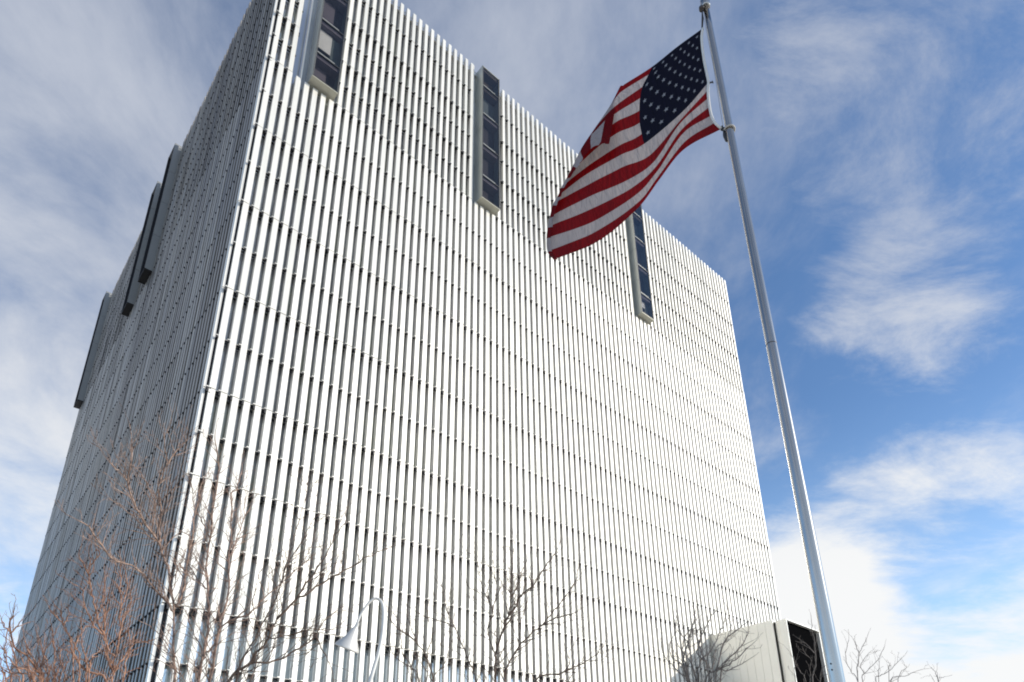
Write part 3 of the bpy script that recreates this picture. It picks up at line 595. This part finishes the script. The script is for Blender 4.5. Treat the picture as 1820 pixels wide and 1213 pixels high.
ring.append(a0.lerp(ring[-1], .45)+Vector((0,0,-.05))); ring.append(a0+Vector((0,0,-.12)))
rp.tube(ring, [.017]*len(ring), 8)
rp.build('retainer_rope', M['rope'], ft_)

# ------------------------------------------------------------------ swan-neck street lamp
L = [Vector(p) for p in LAMP]
last = L[-1]; basep = Vector((last.x-.35, last.y, 0))
post = L + [Vector((last.x-.18, last.y, last.z-.75)), Vector((last.x-.31, last.y, last.z-1.6)), Vector((basep.x, basep.y, 1.0)), basep]
lamp = empty('street_lamp', basep)
tag(lamp, 'swan-neck street lamp with a pale cone shade in front of the tower', 'street lamp')
def smooth_path(P_, m=6):
    return [cr_knots(P_, i/m) for i in range((len(P_)-1)*m+1)]
sp_ = smooth_path([p-basep for p in post], 5)
lm = MB(); n_ = len(sp_)
lm.tube(sp_, [.022 + .022*(i/n_)**1.2 for i in range(n_)], 12); lm.build('post', M['lamp'], lamp)
A, C_, E0, E1 = [Vector(p) for p in SHADE]
ax = (C_-A).normalized()
side = ((E1-E0) - ax*(E1-E0).dot(ax)).normalized()
vl = Vector((-.235,.937,.26)); ax = (ax - vl*ax.dot(vl)*.95).normalized(); side = (side-ax*side.dot(ax)).normalized()
up2 = ax.cross(side)
rad = (E1-E0).length/2
ln = (C_-A).length*1.12
def lathe(prof, name, mat, par):
    mb = MB(); k = 32
    for d, r in prof:
        for j in range(k):
            an = 2*math.pi*j/k
            mb.v.append(tuple(A-basep + ax*d + (side*math.cos(an)+up2*math.sin(an))*r))
    for i in range(len(prof)-1):
        for j in range(k):
            j2 = (j+1) % k
            mb.f.append((i*k+j, i*k+j2, (i+1)*k+j2, (i+1)*k+j)); mb.m.append(0); mb.sm.append(True)
    return mb.build(name, mat, par)
lathe([(-.09,.028),(-.02,.036),(0,.04),(.02,.055),(ln*.5,rad*.52),(ln*.92,rad*.97),(ln,rad),(ln+.012,rad*1.0),(ln+.012,rad*.94),(ln*.9,rad*.86),(ln*.5,rad*.42),(.05,.04)], 'lamp_shade', M['lamp'], lamp)
lathe([(ln*.45,.02),(ln*.5,.06),(ln*.75,.09),(ln*.9,.07),(ln*.95,.001)], 'bulb', M['lamp_in'], lamp)

# ------------------------------------------------------------------ bare trees
def twig(mb, p, d, length, r, depth, rng, dens):
    """a kinked shoot with buds; spawns finer shoots"""
    n = max(3, int(length/.09))
    pts = [p.copy()]; rad = [r]; q = p.copy(); dd = d.normalized()
    kids = []
    for i in range(n):
        z = 1 if i % 2 else -1
        k = dd.orthogonal().normalized()
        dd = (dd + k*z*.10*rng.random() + Vector((rng.uniform(-.20,.20), rng.uniform(-.20,.20), rng.uniform(-.10,.22)))).normalized()
        q = q + dd*(length/n)
        pts.append(q.copy()); f = (i+1)/n
        rad.append(max(.0030, r*(1-f*.70)) * (1.35 if rng.random() < .35 else 1))
        if depth > 0 and i >= 1 and rng.random() < dens: kids.append((q.copy(), dd.copy(), 1-f*.6))
    mb.tube(pts, rad, 4, cap=False)
    for kp, kd, f in kids:
        o_ = Vector((rng.gauss(0,1), rng.gauss(0,1), rng.gauss(0,1))); o_ = (o_-kd*o_.dot(kd)).normalized()
        nd = (kd*.75 + o_*.75 + Vector((0,0,.22))).normalized()
        twig(mb, kp, nd, length*rng.uniform(.30,.62)*f+.05, r*.62, depth-1, rng, dens)

def tree(key, label, bark, spread, dens, seed, step=.095, tw=.0085, thin=1.0):
    (bx_, by_), stems = TREES[key]
    rng = random.Random(seed)
    root = empty('bare_tree', (bx_, by_, 0)); B_ = Vector((bx_, by_, 0))
    tag(root, label, 'tree', 'bare winter trees at the foot of the tower')
    tk = MB(); cw = MB()
    low = [Vector(s[1][0])-B_ for s in stems if False]
    starts = []
    allp = []
    for r, pts in stems:
        P_ = [Vector(p)-B_ for p in pts]
        allp.append((r, P_))
    zmin = min(P_[0].z for r, P_ in allp)
    fork = Vector((rng.uniform(-.05,.05), rng.uniform(-.05,.05), max(1.3, zmin*.45)))
    rmax = max(r for r, _ in allp)
    tk.tube([Vector((0,0,-.05)), Vector((.01,0,.15)), Vector((.02,.01,fork.z*.5)), fork], [rmax*2.2, rmax*1.7, rmax*1.5, rmax*1.3], 10)
    for r, P_ in allp:
        # tie stems that start near the picture's lower edge back to the fork
        if P_[0].z < zmin + .55 and not any((P_[0]-Q).length < .06 for _, S_ in allp if S_ is not P_ for Q in S_[1:]):
            a = fork; m = a.lerp(P_[0], .55) + Vector((0,0,-.08))
            P_ = [a, m] + P_
        sp = []
        K = 4
        for i in range((len(P_)-1)*K+1):
            p = cr_knots(P_, i/K)
            if i % K: p = p + Vector((rng.gauss(0,.012), rng.gauss(0,.012), rng.gauss(0,.012)))
            sp.append(p)
        n = len(sp)
        rads = [thin*.55*r*(1-.60*i/(n-1)) * rng.uniform(.93,1.1) for i in range(n)]
        tk.tube(sp, rads, 7)
        # shoots along the stem
        acc = 0; run = 0
        tot = sum((sp[i+1]-sp[i]).length for i in range(n-1))
        for i in range(n-1):
            seg = sp[i+1]-sp[i]; acc += seg.length; run += seg.length
            while acc > step:
                acc -= step*rng.uniform(.7,1.3)
                if sp[i].z < zmin-.6: continue
                t = seg.normalized()
                o_ = Vector((rng.gauss(0,1), rng.gauss(0,1), rng.gauss(0,.6))); o_ = (o_-t*o_.dot(t)).normalized()
                d = (t*.65 + o_*.8 + Vector((0,0,.30))).normalized()
                ln_ = spread*rng.uniform(.35,1.0)*(1.15-.55*run/tot)
                twig(cw, sp[i], d, ln_, min(rads[i]*.6, tw), 2, rng, dens)
        twig(cw, sp[-1], (sp[-1]-sp[-3]).normalized(), spread*.55, min(rads[-1]*.8, tw*1.1), 2, rng, dens)
    tk.build('trunk', M[bark], root)
    cw.build('crown', M[bark], root)
    return root
tree('A', 'tallest bare tree, its stems crossing the near corner of the tower', 'bark', .95, .36, 1)
tree('B', 'bare tree leaning right, between the near corner and the street lamp', 'bark_dark', .95, .38, 2)
tree('C', 'bare tree right of the street lamp, in front of the sunlit facade', 'bark_dark', .90, .40, 3, .085, .010)
tree('C2', 'low bare tree just right of the street lamp, behind its post', 'bark_dark', .75, .40, 4, .085, .010)
tree('D', 'dense bare tree in front of the cream entrance box', 'bark_grey', .80, .34, 5, .12, .008)
tree('E', 'bare tree against the white cloud, just right of the flagpole', 'bark_pale', .60, .26, 6, .2, .006, .6)
tree('F', 'smallest bare treetop, far right against the white cloud', 'bark_pale', .40, .18, 7, .28, .006, .6)
tree('G', 'bare tree in front of the dark opening of the entrance box', 'bark_grey', .55, .24, 8, .2, .0065, .6)
tree('H', 'reddish bare tree in front of the shaded facade, left of the tallest tree', 'bark_red', .80, .34, 9)
tree('I', 'low reddish bare tree with a stem leaning left, before the shaded facade', 'bark_red', .60, .34, 10, .12)
tree('J', 'bushy reddish bare tree at the far lower left edge of the tower', 'bark_red', .60, .36, 12, .10)
tree('K', 'short reddish bare tree in the lower left corner against the sky', 'bark_red', .55, .34, 13, .11)

# ------------------------------------------------------------------ sky and sun
world = bpy.data.worlds.new('World'); scene.world = world; world.use_nodes = True
nt = world.node_tree; nt.nodes.clear(); n = NT(nt)
out = nt.nodes.new('ShaderNodeOutputWorld')
elev = math.asin(SUN.z); az = math.atan2(SUN.x, SUN.y)
sky = n.n('ShaderNodeTexSky', sky_type='NISHITA', sun_disc=False, sun_elevation=elev, sun_rotation=az, altitude=1300, air_density=1.0, dust_density=.6, ozone_density=1.6)
tc = n.n('ShaderNodeTexCoord')
dirv = tc.outputs['Generated']
sp = n.n('ShaderNodeSeparateXYZ', {0:dirv})
zc = n.math('ADD', n.math('MAXIMUM', sp.outputs[2], 0.0), .16)
pl = n.n('ShaderNodeCombineXYZ', {0:n.math('DIVIDE', sp.outputs[0], zc), 1:n.math('DIVIDE', sp.outputs[1], zc), 2:0.0}).outputs[0]
wz = n.n('ShaderNodeTexNoise', {0:pl, 'Scale':1.1, 'Detail':3.0})
wv = n.n('ShaderNodeVectorMath', {0:wz.outputs[1], 1:(.5,.5,.5)}, operation='SUBTRACT').outputs[0]
wv = n.n('ShaderNodeVectorMath', {0:wv, 'Scale':.20}, operation='SCALE').outputs[0]
pw = n.n('ShaderNodeVectorMath', {0:pl, 1:wv}, operation='ADD').outputs[0]
m1 = n.n('ShaderNodeMapping', {0:pw, 1:(3.1,1.7,0), 2:(0,0,R(14)), 3:(1.65,1.1,1)})
n1 = n.n('ShaderNodeTexNoise', {0:m1.outputs[0], 'Scale':1.6, 'Detail':12.0, 'Roughness':.64, 'Distortion':.3}).outputs[0]
m2 = n.n('ShaderNodeMapping', {0:pw, 1:(.4,5.2,0), 2:(0,0,R(-48)), 3:(1.3,2.3,1)})
n2 = n.n('ShaderNodeTexNoise', {0:m2.outputs[0], 'Scale':2.3, 'Detail':12.0, 'Roughness':.68, 'Distortion':.3}).outputs[0]
n3 = n.n('ShaderNodeTexNoise', {0:pw, 1:0.0, 'Scale':1.7, 'Detail':9.0, 'Roughness':.56}).outputs[0]
m4 = n.n('ShaderNodeMapping', {0:dirv, 1:(.3,.1,0), 3:(1.6,1.6,3.4)})
n4 = n.n('ShaderNodeTexNoise', {0:m4.outputs[0], 'Scale':2.6, 'Detail':9.0, 'Roughness':.58, 'Distortion':.3}).outputs[0]
def lobe(d, inner, outer, wgt):
    dt = n.n('ShaderNodeVectorMath', {0:dirv, 1:Vector(d).normalized()}, operation='DOT_PRODUCT').outputs['Value']
    return n.math('MULTIPLY', n.maprange(dt, math.cos(R(outer)), math.cos(R(inner)), 0, 1), wgt)
def addall(L_):
    a = L_[0]
    for b in L_[1:]: a = n.math('ADD', a, b)
    return a

SUN_E = 5.0
CLOUD_LO = (9.6,9.6,9.5); CLOUD_HI = (5.6,6.0,6.9); VEIL = .46; SKYTINT = (1.30,1.58,1.80)
def nz(a, b, w): # two noises blended and widened about their mean
    return n.math('MULTIPLY_ADD', n.math('ADD', n.math('MULTIPLY', a, w), n.math('MULTIPLY', b, 1-w)), 2.6, -.80)
cs = addall([lobe((-.53,.60,.60), 6, 34, .60), lobe((-.58,.66,.48), 4, 24, .18), lobe((.09,.50,.86), 4, 24, .46), lobe((0,-1,.4), 30, 100, .36),  # wide lobe behind the camera is unseen cloud added to brighten reflections
             lobe((-.45,.45,.78), 2, 16, -.10), lobe((-.66,.72,.26), 3, 14, -.20), lobe((.40,.60,.69), 4, 18, .10)])
d1 = n.math('MULTIPLY', n.maprange(n.math('ADD', nz(n1, n3, .6), cs), .50, 1.42), .90)
cw = addall([lobe((.47,.47,.75), 2, 16, .40), lobe((.47,.66,.58), 1, 8, .62), lobe((.35,.56,.75), 2, 12, .22), lobe((.09,.50,.86), 5, 24, .16)])
d2 = n.math('MULTIPLY', n.maprange(n.math('ADD', nz(n2, n1, .8), cw), .70, 1.62), .78)
cb = addall([lobe((.52,.80,.20), 5, 20, .74), lobe((.30,.92,.22), 4, 15, .50), lobe((.53,.80,.285), 1, 7, -.30), lobe((-.66,.72,.22), 3, 18, .42)])
d3 = n.math('MULTIPLY', n.maprange(n.math('ADD', nz(n4, n2, .62), cb), .70, 1.40), .96)
dens = n.math('MAXIMUM', n.math('MAXIMUM', d1, d2), d3, clamp=True)

cloud = n.mixc(n.maprange(sp.outputs[2], .30, .80), CLOUD_LO, CLOUD_HI)
veil = n.math('MULTIPLY', n.maprange(sp.outputs[2], .55, .10), VEIL)
skyc = n.mixc(veil, sky.outputs[0], (6.4,7.6,9.0))
skyg = n.n('ShaderNodeVectorMath', {0:skyc, 1:SKYTINT}, operation='MULTIPLY').outputs[0]
full = n.mixc(dens, skyg, cloud)
bg = n.n('ShaderNodeBackground', {0:full, 1:.10})
nt.links.new(bg.outputs[0], out.inputs[0])

sl = bpy.data.lights.new('sun', 'SUN'); sl.energy = SUN_E; sl.angle = R(.53); sl.color = (1.0,.94,.84)
so = bpy.data.objects.new('sun', sl); col.objects.link(so)
so.rotation_euler = SUN.to_track_quat('Z', 'Y').to_euler()
so.location = (40, -4, 40)

# ------------------------------------------------------------------ camera
cam = bpy.data.cameras.new('camera'); co = bpy.data.objects.new('camera', cam); col.objects.link(co)
yaw, pitch, roll = 1.57763, .39220, -.01173
cp, sp_ = math.cos(pitch), math.sin(pitch); cy, sy = math.cos(yaw), math.sin(yaw)
fw = Vector((cp*cy, cp*sy, sp_)); r0 = Vector((sy, -cy, 0)); u0 = r0.cross(fw)
rt = r0*math.cos(roll) + u0*math.sin(roll); up = -r0*math.sin(roll) + u0*math.cos(roll)
mw = Matrix((rt, up, -fw)).transposed().to_4x4(); mw.translation = Vector((0,0,EYE))
co.matrix_world = mw
cam.sensor_width = 36; cam.sensor_fit = 'HORIZONTAL'
cam.lens = 1247.57/1820*36
cam.shift_x = 0.0; cam.shift_y = (992.3-606.5)/1820
cam.clip_start = .05; cam.clip_end = 6000
scene.camera = co
scene.render.resolution_x = 1024; scene.render.resolution_y = 682
scene.cycles.filter_width = 1.9
scene.cycles.sample_clamp_direct = 1.4
scene.cycles.max_bounces = 8; scene.cycles.diffuse_bounces = 4
